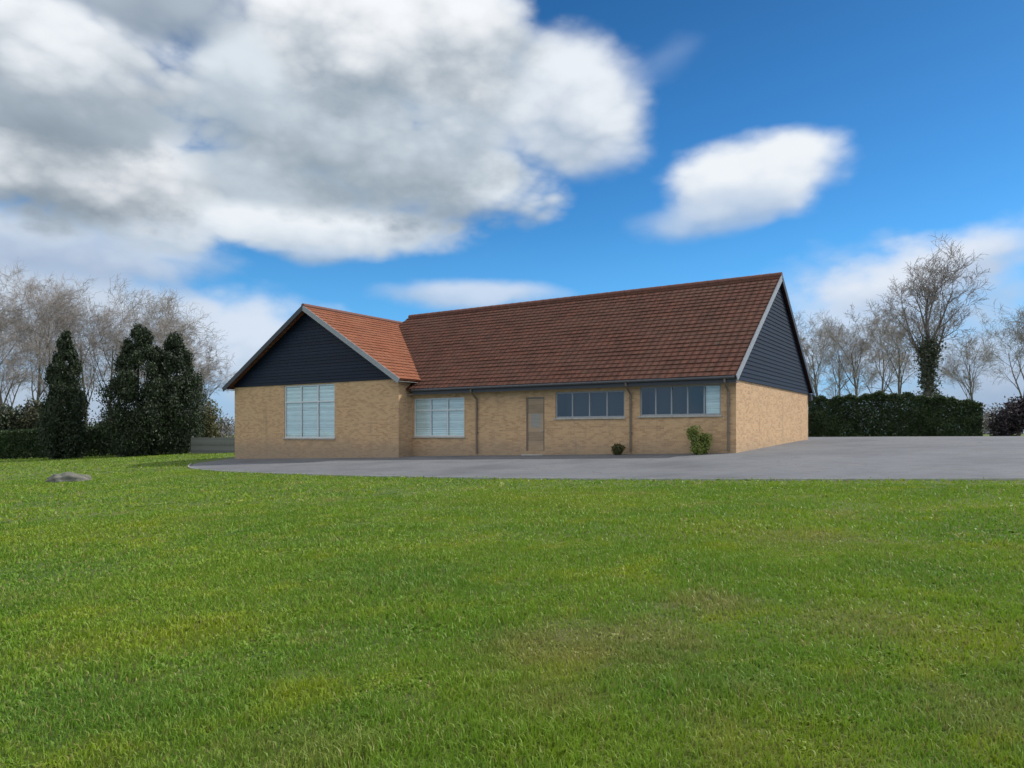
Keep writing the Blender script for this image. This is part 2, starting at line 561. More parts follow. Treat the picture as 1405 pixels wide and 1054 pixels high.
def tarmac_mat():
    def fn(t, b):
        ge = t.new('ShaderNodeNewGeometry')
        p = ge.outputs['Position']
        big = t.noise(p, 0.35, 6.0, 0.65)
        st = t.noise(t.vmath('MULTIPLY', p, (1.0, 1.6, 1.0)), 1.6, 5.0, 0.7)
        fine = t.noise(p, 60.0, 3.0, 0.7)
        c = t.ramp(big, [(0.28, (0.088, 0.093, 0.102)), (0.5, (0.138, 0.145, 0.158)), (0.75, (0.175, 0.180, 0.190))])
        c = t.mix(t.maprange(st, 0.52, 0.70, 0.0, 0.7), c, (0.09, 0.09, 0.096, 1))
        vo = t.new('ShaderNodeTexVoronoi', feature='DISTANCE_TO_EDGE')
        vo.inputs['Scale'].default_value = 0.22
        wob = t.new('ShaderNodeTexNoise')
        t.l.new(p, wob.inputs['Vector'])
        wob.inputs['Scale'].default_value = 1.2
        wob.inputs['Detail'].default_value = 5.0
        t.l.new(t.vmath('ADD', p, t.vmath('MULTIPLY', wob.outputs['Color'], (1.6, 1.6, 0.0))), vo.inputs['Vector'])
        crack = t.maprange(vo.outputs['Distance'], 0.0, 0.006, 0.75, 0.0, True)
        crack = t.math('MULTIPLY', crack, t.maprange(big, 0.45, 0.6, 0.0, 1.0, True))
        c = t.mix(crack, c, (0.035, 0.035, 0.035, 1))
        spots = t.noise(p, 3.5, 3.0, 0.6)
        c = t.mix(t.maprange(spots, 0.68, 0.74, 0.0, 0.55, True), c, (0.055, 0.055, 0.058, 1))
        mossy = t.noise(t.vmath('ADD', p, (9.0, 3.0, 0.0)), 0.8, 6.0, 0.7)
        c = t.mix(t.maprange(mossy, 0.60, 0.75, 0.0, 0.45, True), c, (0.10, 0.105, 0.06, 1))
        c = t.mix(1.0, c, t.ramp(fine, [(0.3, (0.7, 0.7, 0.7)), (0.7, (1.25, 1.25, 1.25))]), 'MULTIPLY')
        t.l.new(c, b.inputs['Base Color'])
        b.inputs['Roughness'].default_value = 0.85
        bp = t.new('ShaderNodeBump')
        bp.inputs['Strength'].default_value = 0.6
        bp.inputs['Distance'].default_value = 0.008
        t.l.new(fine, bp.inputs['Height'])
        t.l.new(bp.outputs[0], b.inputs['Normal'])
    return material('old tarmac', fn)

def board_mat(name, c, pitch=0.16):
    def fn(t, b):
        uv = t.new('ShaderNodeUVMap').outputs[0]
        sp = t.new('ShaderNodeSeparateXYZ')
        t.l.new(uv, sp.inputs[0])
        cell = t.math('FLOOR', t.math('DIVIDE', sp.outputs[1], pitch))
        cm = t.new('ShaderNodeCombineXYZ')
        t.l.new(cell, cm.inputs[0])
        wn = t.new('ShaderNodeTexWhiteNoise', noise_dimensions='1D')
        t.l.new(cell, wn.inputs['W'])
        grain = t.noise(t.vmath('MULTIPLY', uv, (1.5, 22.0, 1.0)), 1.0, 5.0, 0.6)
        k = t.math('ADD', t.maprange(wn.outputs[0], 0, 1, 0.8, 1.15), t.maprange(grain, 0.3, 0.7, -0.15, 0.15))
        t.l.new(t.vmath('MULTIPLY', c, k), b.inputs['Base Color'])
        b.inputs['Roughness'].default_value = 0.55
        b.inputs['Specular IOR Level'].default_value = 0.18
    return material(name, fn)

M = {
    'brick': brick_mat(),
    'tile': tile_mat('red brown roof tile', (0.125, 0.048, 0.030), (0.078, 0.033, 0.023), (0.100, 0.050, 0.034)),
    'tile_o': tile_mat('orange roof tile', (0.28, 0.100, 0.050), (0.21, 0.075, 0.040), (0.24, 0.105, 0.060)),
    'ridge': plain('ridge tile', (0.15, 0.062, 0.045), 0.8, 0.3, 3.0),
    'board': board_mat('dark boarding', (0.008, 0.0145, 0.030)),
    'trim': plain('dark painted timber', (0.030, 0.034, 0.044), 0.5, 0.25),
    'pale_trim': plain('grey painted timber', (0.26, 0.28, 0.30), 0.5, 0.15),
    'soffit': plain('soffit board', (0.30, 0.30, 0.29), 0.6, 0.1),
    'pipe': plain('brown plastic pipe', (0.17, 0.135, 0.105), 0.45, 0.15),
    'gutter': plain('grey plastic gutter', (0.06, 0.064, 0.07), 0.4, 0.15),
    'frame': plain('white window frame', (0.62, 0.65, 0.66), 0.35, 0.08),
    'dframe': plain('grey window frame', (0.30, 0.32, 0.34), 0.4, 0.08),
    'sill': plain('concrete sill', (0.42, 0.40, 0.36), 0.8, 0.2, 9.0),
    'glass': glass_mat(),
    'blind': board_mat('pale blind', (0.72, 0.82, 0.84), 0.05),
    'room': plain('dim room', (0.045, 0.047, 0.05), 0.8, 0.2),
    'door': board_mat('brown painted door', (0.36, 0.265, 0.175), 0.4),
    'metal': plain('brushed metal', (0.5, 0.5, 0.5), 0.35, 0.1, 12.0, 1.0),
    'lawn': lawn_mat(),
    'blade': blade_mat(),
    'tarmac': tarmac_mat(),
    'kerb': plain('concrete kerb', (0.33, 0.33, 0.31), 0.85, 0.25, 5.0, 0, 0.3),
    'bark': plain('grey bark', (0.15, 0.135, 0.12), 0.9, 0.4, 5.0, 0, 0.8),
    'twig': plain('twig bark', (0.29, 0.26, 0.24), 0.9, 0.3, 2.0),
    'cypress': leaf_mat('conifer leaf', [(0.1, (0.008, 0.016, 0.006)), (0.55, (0.018, 0.034, 0.011)), (0.95, (0.038, 0.062, 0.018))], 0.08),
    'olive': leaf_mat('olive leaf', [(0.1, (0.05, 0.055, 0.018)), (0.55, (0.10, 0.10, 0.035)), (0.95, (0.17, 0.155, 0.06))], 0.25),
    'hedge': leaf_mat('hedge leaf', [(0.1, (0.012, 0.026, 0.007)), (0.55, (0.025, 0.052, 0.012)), (0.95, (0.055, 0.095, 0.022))], 0.12),
    'ivy': leaf_mat('ivy leaf', [(0.1, (0.03, 0.042, 0.022)), (0.55, (0.055, 0.07, 0.038)), (0.95, (0.09, 0.11, 0.06))], 0.12),
    'dull': leaf_mat('dull leaf', [(0.1, (0.03, 0.035, 0.018)), (0.55, (0.06, 0.065, 0.032)), (0.95, (0.10, 0.10, 0.05))], 0.15),
    'far': leaf_mat('far bare wood', [(0.1, (0.09, 0.085, 0.08)), (0.55, (0.15, 0.14, 0.13)), (0.95, (0.21, 0.195, 0.18))], 0.1),
    'lime': leaf_mat('lime leaf', [(0.1, (0.13, 0.17, 0.035)), (0.55, (0.22, 0.27, 0.06)), (0.95, (0.33, 0.37, 0.11))], 0.3),
    'plum': leaf_mat('dark purple leaf', [(0.1, (0.018, 0.014, 0.018)), (0.55, (0.035, 0.026, 0.032)), (0.95, (0.065, 0.045, 0.052))], 0.15),
    'fence': board_mat('weathered fence', (0.16, 0.165, 0.155), 0.15),
    'stone': plain('grey stone', (0.15, 0.15, 0.125), 0.9, 0.3, 6.0, 0, 0.8),
}

# ------------------------------------------------------------------ ground
def sheet(name, xs, ys, mat, lift=0.0):
    X, Y = np.meshgrid(xs, ys)
    v = np.stack([X, Y, g(X, Y) + lift], -1).reshape(-1, 3)
    nx, ny = len(xs), len(ys)
    i = np.arange((ny - 1) * nx).reshape(ny - 1, nx)[:, :-1].ravel()
    return np_mesh(name, v, np.stack([i, i + 1, i + nx + 1, i + nx], -1), mat, smooth=True)

far = np.array([-1500, -700, -350, -180, -110])
axs = np.concatenate([far, np.arange(-80, 81, 2.0), -far[::-1]])
ays = np.concatenate([far, np.arange(-60, 121, 2.0), [160, 250, 420, 800, 1600]])
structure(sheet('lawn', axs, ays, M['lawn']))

# edge of the lawn along the tarmac, left to right, and the far side of the tarmac
EDGE = [(-15.6, 37.6), (-13.9, 33.2), (-10.75, 29.0), (-5.2, 23.9), (0.0, 20.0), (5.0, 17.2), (10.1, 14.7), (16.0, 12.3), (24.0, 9.5), (40.0, 5.0)]
BACK = [(46.0, 42.0), (40.0, 43.2), (27.2, 41.8), (17.4, 43.8), (12.0, 52.0), (-4.0, 58.0), (-15.9, 47.0)]
def refine(pts, step=0.8):
    out = []
    for a, b in zip(pts[:-1], pts[1:]):
        n = max(1, int(math.dist(a, b) / step))
        out += [(a[0] + (b[0] - a[0]) * k / n, a[1] + (b[1] - a[1]) * k / n) for k in range(n)]
    return out + [pts[-1]]
def smooth_line(pts, times=2):
    for _ in range(times):
        q = [pts[0]]
        for a, b in zip(pts[:-1], pts[1:]):
            q += [(a[0] * .75 + b[0] * .25, a[1] * .75 + b[1] * .25), (a[0] * .25 + b[0] * .75, a[1] * .25 + b[1] * .75)]
        pts = q + [pts[-1]]
    return pts
EDGE = smooth_line([(x - 0.42, y - 0.68) for x, y in EDGE])
import bmesh
def car_park():
    poly = EDGE + BACK
    bm = bmesh.new()
    vs = [bm.verts.new((x, y, 0)) for x, y in poly]
    f = bm.faces.new(vs)
    bmesh.ops.triangulate(bm, faces=[f])
    for k in range(-40, 62, 2):
        for no in ((1, 0, 0), (0, 1, 0)):
            geom = bm.verts[:] + bm.edges[:] + bm.faces[:]
            bmesh.ops.bisect_plane(bm, geom=geom, plane_co=(k, k, 0), plane_no=no)
    for v in bm.verts:
        v.co.z = float(g(v.co.x, v.co.y)) + 0.012
    for f in bm.faces:
        if f.normal.z < 0:
            f.normal_flip()
    me = bpy.data.meshes.new('car_park')
    bm.to_mesh(me)
    bm.free()
    me.materials.append(M['tarmac'])
    o = bpy.data.objects.new('car_park', me)
    COL.objects.link(o)
    return o
structure(car_park())
def edge_dist(x, y):
    """signed: positive on the lawn side of the tarmac edge"""
    best = np.full(np.shape(x), 1e9)
    sign = np.ones(np.shape(x))
    for a, b in zip(EDGE[:-1], EDGE[1:]):
        dx, dy = b[0] - a[0], b[1] - a[1]
        l2 = dx * dx + dy * dy
        tt = np.clip(((x - a[0]) * dx + (y - a[1]) * dy) / l2, 0, 1)
        d = np.hypot(x - a[0] - tt * dx, y - a[1] - tt * dy)
        s = np.where(dx * (y - a[1]) - dy * (x - a[0]) < 0, 1.0, -1.0)
        m = d < best
        best = np.where(m, d, best)
        sign = np.where(m, s, sign)
    return best * sign
kb = MB()
for a, b in zip(EDGE[:-1], EDGE[1:]):
    za, zb = float(g(*a)), float(g(*b))
    kb.beam((a[0], a[1], za), (b[0], b[1], zb), 0.05, 0.09)
structure(kb.build('kerb_edging', M['kerb']))

# ------------------------------------------------------------------ grass blades
def vnoise(x, y, sc, seed):
    """smooth random values on a lattice"""
    tab = np.random.default_rng(seed).uniform(0, 1, (256, 256))
    u, v = x * sc + 1000.3, y * sc + 1000.7
    i, j = np.floor(u).astype(int), np.floor(v).astype(int)
    a, b = u - i, v - j
    a, b = a * a * (3 - 2 * a), b * b * (3 - 2 * b)
    q = lambda di, dj: tab[(i + di) % 256, (j + dj) % 256]
    return (q(0, 0) * (1 - a) + q(1, 0) * a) * (1 - b) + (q(0, 1) * (1 - a) + q(1, 1) * a) * b

def grass():
    rng = np.random.default_rng(4)
    V, Fc = [], []
    base = 0
    for (r0, r1, n, h, w, a0, a1) in ((2.3, 5.0, 130000, 0.040, 0.0032, 0, 0.8), (5.0, 9.0, 150000, 0.042, 0.0050, 0, 0.8), (9.0, 16.0, 150000, 0.045, 0.0085, 0, 0.8),
                                      (16.0, 34.0, 130000, 0.05, 0.016, 0, 0.8), (34.0, 74.0, 90000, 0.06, 0.035, 0, 0.8),
                                      (0.3, 2.3, 40000, 0.040, 0.0050, 0, 1.6), (2.3, 9.0, 120000, 0.044, 0.0075, 0.8, 1.6), (9.0, 26.0, 120000, 0.05, 0.018, 0.8, 1.45)):
        r = np.sqrt(rng.uniform(r0 ** 2, r1 ** 2, n))
        a = rng.uniform(a0, a1, n) * rng.choice((-1.0, 1.0), n)
        x, y = r * np.sin(a), r * np.cos(a)
        # clumping
        keep = (edge_dist(x, y) > 0.01 - 0.45 * vnoise(x, y, 1.3, 8) ** 3 * (rng.uniform(0, 1, n) < 0.6))
        # thin, worn places
        keep &= (vnoise(x, y, 0.55, 5) * 0.6 + vnoise(x, y, 2.3, 6) * 0.4 > 0.27) | (rng.uniform(0, 1, n) < 0.5)
        if r1 > 16:
            keep |= (x < -17.5)
        if r1 > 40:
            keep &= (x < -14.0)
        x, y = x[keep], y[keep]
        n = len(x)
        nz = vnoise(x, y, 1.6, 1) * 0.6 + vnoise(x, y, 5.0, 2) * 0.5 + vnoise(x, y, 14.0, 3) * 0.35
        tuft = 0.45 + 1.1 * np.clip(nz - 0.25, 0, 1.2)
        hh = h * rng.uniform(0.45, 1.3, n) * tuft
        th = rng.uniform(0, 2 * np.pi, n)
        lean = rng.uniform(0.1, 1.1, n)
        la = rng.uniform(0, 2 * np.pi, n)
        ww = w * rng.uniform(0.6, 1.3, n)
        broad = (rng.uniform(0, 1, n) < 0.45) & (vnoise(x, y, 1.9, 11) * 0.55 + vnoise(x, y, 6.0, 12) * 0.45 > 0.66)
        ww = np.where(broad, ww * 2.6, ww)
        hh = np.where(broad, hh * 0.6, hh)
        lean = np.where(broad, lean + 0.7, lean)
        tall = vnoise(x, y, 3.1, 13) * 0.5 + vnoise(x, y, 0.9, 14) * 0.5 > 0.70
        hh = np.where(tall, hh * 1.35, hh)
        z = g(x, y)
        bx, by = np.cos(th) * ww, np.sin(th) * ww
        lx, ly = np.cos(la) * lean * hh, np.sin(la) * lean * hh
        p0 = np.stack([x - bx, y - by, z - 0.004], -1)
        p1 = np.stack([x + bx, y + by, z - 0.004], -1)
        p2 = np.stack([x + bx * 0.8 + lx * 0.35, y + by * 0.8 + ly * 0.35, z + hh * 0.6], -1)
        p3 = np.stack([x - bx * 0.8 + lx * 0.35, y - by * 0.8 + ly * 0.35, z + hh * 0.6], -1)
        p4 = np.stack([x + lx, y + ly, z + hh * np.maximum(1.05 - 0.3 * lean, 0.45)], -1)
        V.append(np.stack([p0, p1, p2, p3, p4], 1).reshape(-1, 3))
        i = base + 5 * np.arange(n)[:, None]
        Fc.append(np.concatenate([i + np.array([[0, 1, 2]]), i + np.array([[0, 2, 3]]), i + np.array([[3, 2, 4]])], 0))
        base += 5 * n
    o = np_mesh('grass', np.concatenate(V), np.concatenate(Fc), M['blade'])
    o['kind'] = 'stuff'
    tag(o, 'short uneven green grass of the wide lawn', 'grass')
grass()

# ------------------------------------------------------------------ the hall
XL = -850.0
dl = Vector(((XL - CX) / F, 1.0)).normalized()
TH = math.atan2(-dl.y, -dl.x)                          # the long front runs along local +x, to the right and nearer
ux = Vector((math.cos(TH), math.sin(TH)))
uy = Vector((-ux.y, ux.x))
OX, OY, OZ = 8.27, 27.3, 0.77
def on_front(px, py, yl=0.0):
    """local x, z where a photo point meets the plane local y = yl"""
    k = (px - CX) / F
    # (k*d - OX, d - OY) . uy = yl
    d = (yl + OX * uy.x + OY * uy.y) / (k * uy.x + uy.y)
    return (k * d - OX) * ux.x + (d - OY) * ux.y, EYE + (HZ - py) / F * d - OZ

WID = 12.5
EAV, RID, OV = 2.85, 7.68, 0.5                          # eave edge and ridge heights above the corner's base
P = 1.0                                                  # how far the left wing stands forward
WR = on_front(547, 600, -P)[0]
WL = on_front(322, 600, -P)[0]
WC = (WR + WL) / 2
WEAV, WRID, WOV = 3.3, 7.30, 0.4
BASE = -1.6
hall = thing('village_hall', 'long tan brick hall with a red brown tiled roof and dark boarded gables', 'hall', (OX, OY, OZ), TH)

def wall_panel(mb, axis, c, a0, a1, z0, z1, holes, out, depth=0.12):
    """a wall face on the plane axis=c with real openings; out = +1/-1 outward direction"""
    xs = sorted({a0, a1, *[h[0] for h in holes], *[h[1] for h in holes]})
    zs = sorted({z0, z1, *[h[2] for h in holes], *[h[3] for h in holes]})
    def pt(a, q, z):
        return (a, q, z) if axis == 'y' else (q, a, z)
    for i in range(len(xs) - 1):
        for j in range(len(zs) - 1):
            mx, mz = (xs[i] + xs[i + 1]) / 2, (zs[j] + zs[j + 1]) / 2
            if any(h[0] < mx < h[1] and h[2] < mz < h[3] for h in holes):
                continue
            q = [pt(xs[i], c, zs[j]), pt(xs[i + 1], c, zs[j]), pt(xs[i + 1], c, zs[j + 1]), pt(xs[i], c, zs[j + 1])]
            flip = (axis == 'y' and out > 0) or (axis == 'x' and out < 0)
            mb.face(q[::-1] if flip else q)
    k = c - out * depth
    for (h0, h1, g0, g1) in holes:
        for (A, B) in (((h0, g0), (h1, g0)), ((h1, g0), (h1, g1)), ((h1, g1), (h0, g1)), ((h0, g1), (h0, g0))):
            mb.face([pt(A[0], c, A[1]), pt(A[0], k, A[1]), pt(B[0], k, B[1]), pt(B[0], c, B[1])])

def hole(px0, px1, py0, py1, yl):
    x0, z1a = on_front(px0, py0, yl)
    x1, z1b = on_front(px1, py0, yl)
    z0 = (on_front(px0, py1, yl)[1] + on_front(px1, py1, yl)[1]) / 2
    return (x0, x1, z0, (z1a + z1b) / 2)

H_A = hole(390, 459, 528, 601, -P)
H_B = hole(568, 637, 546, 599, 0.0)
H_C = hole(762, 857, 537, 573, 0.0)
H_D = hole(878, 989, 529, 570, 0.0)
H_E = hole(722, 747, 545, 619, 0.0)
top = EAV + 0.1
H_C = H_C[:3] + (min(H_C[3], top - 0.2),)
H_D = H_D[:3] + (min(H_D[3], top - 0.2),)
H_B = H_B[:3] + (min(H_B[3], top - 0.2),)
pitch = (RID - EAV) / (WID / 2 + OV)
wp = (WRID - WEAV) / ((WR - WL) / 2 + WOV)
# walls: front, right gable end, wing front and sides, back
w = MB()
wall_panel(w, 'y', 0.0, WR, 0.0, BASE, EAV + OV * pitch - 0.12, [H_B, H_C, H_D, H_E], -1)
wall_panel(w, 'x', 0.0, 0.0, WID, BASE, EAV - 0.12, [], 1)
wall_panel(w, 'y', -P, WL, WR, BASE, WEAV + 0.02, [H_A], -1)
wall_panel(w, 'x', WR, -P, 0.0, BASE, WEAV + WOV * wp - 0.12, [], 1)
wall_panel(w, 'x', WL, -P, WID, BASE, WEAV + WOV * wp - 0.12, [], -1)
wall_panel(w, 'y', WID, WL, 0.0, BASE, EAV + OV * pitch - 0.12, [], 1)
w.build('wall', M['brick'], hall)

rj = random.Random(9)
def roof_slope(mb, a, b, c, d, rows, lip=0.024):
    """stepped tile courses; a,b = ends of the eave, d,c = ends of the top; u runs along the eave"""
    a, b, c, d = (Vector(q) for q in (a, b, c, d))
    n = (b - a).cross(d - a).normalized()
    du = (b - a).normalized()
    dv = n.cross(du)
    def uv(p):
        q = p - a
        return (q.dot(du), q.dot(dv))
    for k in range(rows):
        t0, t1 = k / rows, (k + 1) / rows
        p0, p1 = a.lerp(d, t0) + n * lip, b.lerp(c, t0) + n * lip
        q0, q1 = a.lerp(d, t1), b.lerp(c, t1)
        lo0, lo1 = a.lerp(d, t0) - n * 0.004, b.lerp(c, t0) - n * 0.004
        L = (d - a).length
        m = max(1, int((p1 - p0).length / 0.9))
        J = [Vector() if i in (0, m) else n * rj.uniform(-0.007, 0.013) + dv * rj.uniform(-0.008, 0.008) for i in range(m + 1)]
        for i in range(m):
            f0, f1 = i / m, (i + 1) / m
            a0, a1 = p0.lerp(p1, f0) + J[i], p0.lerp(p1, f1) + J[i + 1]
            b0, b1 = q0.lerp(q1, f0), q0.lerp(q1, f1)
            c0, c1 = lo0.lerp(lo1, f0), lo0.lerp(lo1, f1)
            v0 = k * 0.32
            mb.face([a0, a1, b1, b0], [(uv(a0)[0], v0 + 0.01), (uv(a1)[0], v0 + 0.01), (uv(b1)[0], v0 + 0.31), (uv(b0)[0], v0 + 0.31)])
            mb.face([c0, c1, a1, a0], [(uv(a0)[0], v0), (uv(a1)[0], v0), (uv(a1)[0], v0 + 0.01), (uv(a0)[0], v0 + 0.01)])
def slab_under(mb, a, b, c, d, th):
    n = (Vector(b) - Vector(a)).cross(Vector(d) - Vector(a)).normalized() * th
    q = [Vector(p) for p in (a, b, c, d)]
    lo = [p - n for p in q]
    mb.face(lo[::-1])
    for k in range(4):
        m = (k + 1) % 4
        mb.face([q[k], lo[k], lo[m], q[m]])

VG = 0.16                                                # verge overhang
xr = VG
rw = 0.35 / math.cos(math.atan(pitch))
r = MB()
mid = WID / 2
FA, FB = (WC - 0.3, -OV, EAV), (xr, -OV, EAV)
FC, FD = (xr, mid, RID), (WC + 0.5, mid, RID)
rows = round(math.hypot(mid + OV, RID - EAV) / 0.33)
roof_slope(r, FA, FB, FC, FD, rows)
roof_slope(r, (xr, WID + OV, EAV), (WC - 0.3, WID + OV, EAV), (WC + 0.5, mid, RID), (xr, mid, RID), rows)
slab_under(r, FA, FB, FC, FD, 0.08)
slab_under(r, (xr, WID + OV, EAV), (WC - 0.3, WID + OV, EAV), (WC + 0.5, mid, RID), (xr, mid, RID), 0.08)
roof = r.build('roof', M['tile'], hall)
rd = MB()
nx = 46
for k in range(nx):
    x0 = WC + 0.5 + (xr - WC - 0.5) * k / nx
    x1 = WC + 0.5 + (xr - WC - 0.5) * (k + 1) / nx
    rd.tube([(x0, mid, RID + 0.0), (x1 + 0.02, mid, RID + 0.0)], [0.125, 0.135], 10)
rd.build('ridge_tiles', M['ridge'], roof)
# wing roof, ridge running away from the camera
r = MB()
yf, yb = -P - 0.45, WID + 0.4
rows = round(math.hypot((WR - WL) / 2 + WOV, WRID - WEAV) / 0.33)
A = [(WR + WOV, yf, WEAV), (WR + WOV, yb, WEAV), (WC, yb, WRID), (WC, yf, WRID)]
B = [(WL - WOV, yb, WEAV), (WL - WOV, yf, WEAV), (WC, yf, WRID), (WC, yb, WRID)]
# the right slope stops where it runs into the main roof
A[1] = (WR + WOV, 0.9, WEAV)
A[2] = (WC, mid + 0.2, WRID)
roof_slope(r, *A, rows)
roof_slope(r, *B, rows)
slab_under(r, *A, 0.08)
slab_under(r, *B, 0.08)
wroof = r.build('roof', M['tile_o'], hall)
rd = MB()
for k in range(20):
    y0, y1 = yf + (mid - yf) * k / 20, yf + (mid - yf) * (k + 1) / 20
    rd.tube([(WC, y0, WRID), (WC, y1 + 0.02, WRID)], [0.125, 0.135], 10)
rd.build('ridge_tiles', M['ridge'], wroof)

# boarded gables: overlapping horizontal boards
def boards_y(y, x0, x1, xc, z0, zt, sl, out):
    mb = MB()
    st = 0.165
    z = z0
    while z < zt - 0.05:
        z2 = min(z + st, zt)
        ha, hb = (zt - z) / sl, max((zt - z2) / sl, 0.01)
        a, b = max(x0, xc - ha), min(x1, xc + ha)
        c, d = max(x0, xc - hb), min(x1, xc + hb)
        f, e = y + out * 0.055, y + out * 0.03
        q = [(a, f, z), (b, f, z), (d, e, z2), (c, e, z2)]
        mb.face(q if out < 0 else q[::-1])
        q = [(a, y, z), (b, y, z), (b, f, z), (a, f, z)]
        mb.face(q)
        z = z2
    return mb
def boards_x(x, y0, y1, yc, z0, zt, sl):
    mb = MB()
    st = 0.165
    z = z0
    while z < zt - 0.05:
        z2 = min(z + st, zt)
        ha, hb = (zt - z) / sl, max((zt - z2) / sl, 0.01)
        a, b = max(y0, yc - ha), min(y1, yc + ha)
        c, d = max(y0, yc - hb), min(y1, yc + hb)
        f, e = x + 0.055, x + 0.03
        mb.face([(f, a, z), (f, b, z), (e, d, z2), (e, c, z2)])
        mb.face([(x, a, z), (x, b, z), (f, b, z), (f, a, z)])
        z = z2
    return mb
boards_y(-P, WL, WR, WC, WEAV + 0.02, WRID - 0.1, wp, -1).build('gable_boarding', M['board'], hall)
boards_x(0.0, 0.0, WID, mid, EAV - 0.12, RID - 0.1, pitch).build('gable_boarding', M['board'], hall)

# bargeboards along the verges
def barge(a, b, mat):
    mb = MB()
    mb.beam(a, b, 0.035, 0.24)
    mb.build('bargeboard', mat, hall)
off = 0.11
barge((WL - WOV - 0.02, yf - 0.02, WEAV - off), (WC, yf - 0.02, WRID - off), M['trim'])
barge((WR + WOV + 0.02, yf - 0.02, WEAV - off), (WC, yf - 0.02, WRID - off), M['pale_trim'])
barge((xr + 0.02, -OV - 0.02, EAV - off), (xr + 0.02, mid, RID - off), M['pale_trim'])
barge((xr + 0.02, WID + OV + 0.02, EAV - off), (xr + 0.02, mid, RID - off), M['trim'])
# boxed ends of the eaves at the right gable
for (ya, yb_) in ((WID + 0.004, WID + OV - 0.03),):
    mb = MB()
    mb.box(-0.25, xr - 0.02, ya, yb_, EAV - 0.42, EAV - 0.10)
    mb.build('eaves_box', M['trim'], hall)
# fascia, soffit, gutter
fb = MB()
fb.box(WR + WOV + 0.05, xr - 0.02, -OV + 0.03, -OV + 0.055, EAV - 0.26, EAV - 0.04)
fb.build('fascia', M['trim'], hall)
sb = MB()
sb.box(WR + 0.02, xr - 0.02, -OV + 0.058, -0.004, EAV - 0.255, EAV - 0.235)
sb.build('soffit', M['soffit'], hall)
gt = MB()
gt.tube([(WR + WOV + 0.02, -OV - 0.03, EAV - 0.07), (xr - 0.05, -OV - 0.03, EAV - 0.07)], 0.06, 10)
gt.build('gutter', M['gutter'], hall)
for (xa, xb) in ((WL - WOV + 0.02, WL - 0.004), (WR + 0.004, WR + WOV - 0.02)):
    sb = MB()
    sb.box(xa, xb, yf + 0.03, 0.0 if xa > WC else WID, WEAV - 0.13, WEAV - 0.11)
    sb.build('soffit', M['soffit'], hall)
def downpipe(x, y, ztop, zoff, wall_y):
    mb = MB()
    mb.tube([(x, y, ztop), (x, y + 0.02, ztop - 0.12), (x, wall_y - 0.07, ztop - 0.45), (x, wall_y - 0.07, zoff)], 0.042, 8)
    for z in (ztop - 0.9, ztop - 2.0):
        mb.box(x - 0.06, x + 0.06, wall_y - 0.09, wall_y - 0.002, z, z + 0.04)
    mb.build('downpipe', M['pipe'], hall)
gz = lambda x, y: float(g(OX + ux.x * x + uy.x * y, OY + ux.y * x + uy.y * y)) - OZ
for px in (560, 655, 866, 1000):
    x = on_front(px, 600)[0]
    downpipe(x, -OV - 0.03, EAV - 0.1, gz(x, 0) + 0.1, 0.0)

# windows
def window(h, yl, cols, frame, blind, transom=0.0, fw=0.06, skip=()):
    x0, x1, z0, z1 = h
    f = MB()
    y0, y1 = yl + 0.045, yl + 0.105
    f.box(x0, x1, y0, y1, z0, z0 + fw)
    f.box(x0, x1, y0, y1, z1 - fw, z1)
    cw = (x1 - x0) / cols
    for k in range(cols + 1):
        c = x0 + cw * k
        a, b = (c, c + fw) if k == 0 else (c - fw, c) if k == cols else (c - fw / 2, c + fw / 2)
        f.box(a, b, y0 + 0.002, y1 - 0.002, z0 + fw, z1 - fw)
    if transom:
        zt = z0 + (z1 - z0) * transom
        for k in range(cols):
            f.box(x0 + cw * k + fw * (1 if k == 0 else 0.5), x0 + cw * (k + 1) - fw * (1 if k == cols - 1 else 0.5), y0 + 0.004, y1 - 0.004, zt - fw / 2, zt + fw / 2)
    wn = f.build('window', frame, hall)
    p = MB()
    p.box(x0 + 0.03, x1 - 0.03, yl + 0.072, yl + 0.078, z0 + 0.03, z1 - 0.03)
    p.build('pane', M['glass'], wn)
    s = MB()
    s.box(x0 - 0.06, x1 + 0.06, yl - 0.06, yl + 0.044, z0 - 0.07, z0 - 0.002)
    s.build('sill', M['sill'], wn)
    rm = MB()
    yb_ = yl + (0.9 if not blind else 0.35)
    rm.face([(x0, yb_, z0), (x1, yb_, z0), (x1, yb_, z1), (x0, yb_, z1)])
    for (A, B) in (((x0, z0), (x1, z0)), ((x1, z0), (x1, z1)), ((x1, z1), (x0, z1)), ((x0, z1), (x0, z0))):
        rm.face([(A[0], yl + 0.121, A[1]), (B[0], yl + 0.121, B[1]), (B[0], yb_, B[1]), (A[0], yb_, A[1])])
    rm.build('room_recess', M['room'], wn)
    for k in range(cols):
        if blind == 'all' or k in skip:
            bl = MB()
            bl.box(x0 + cw * k + 0.04, x0 + cw * (k + 1) - 0.04, yl + 0.122, yl + 0.135, z0 + 0.05, z1 - 0.02)
            bl.build('blind', M['blind'], wn)
    return wn
window(H_A, -P, 3, M['frame'], 'all', 0.68)
window(H_B, 0.0, 3, M['frame'], 'all', 0.68)
window(H_C, 0.0, 4, M['dframe'], '', 0.0, 0.055)
window(H_D, 0.0, 5, M['dframe'], '', 0.0, 0.055, skip=(4,))
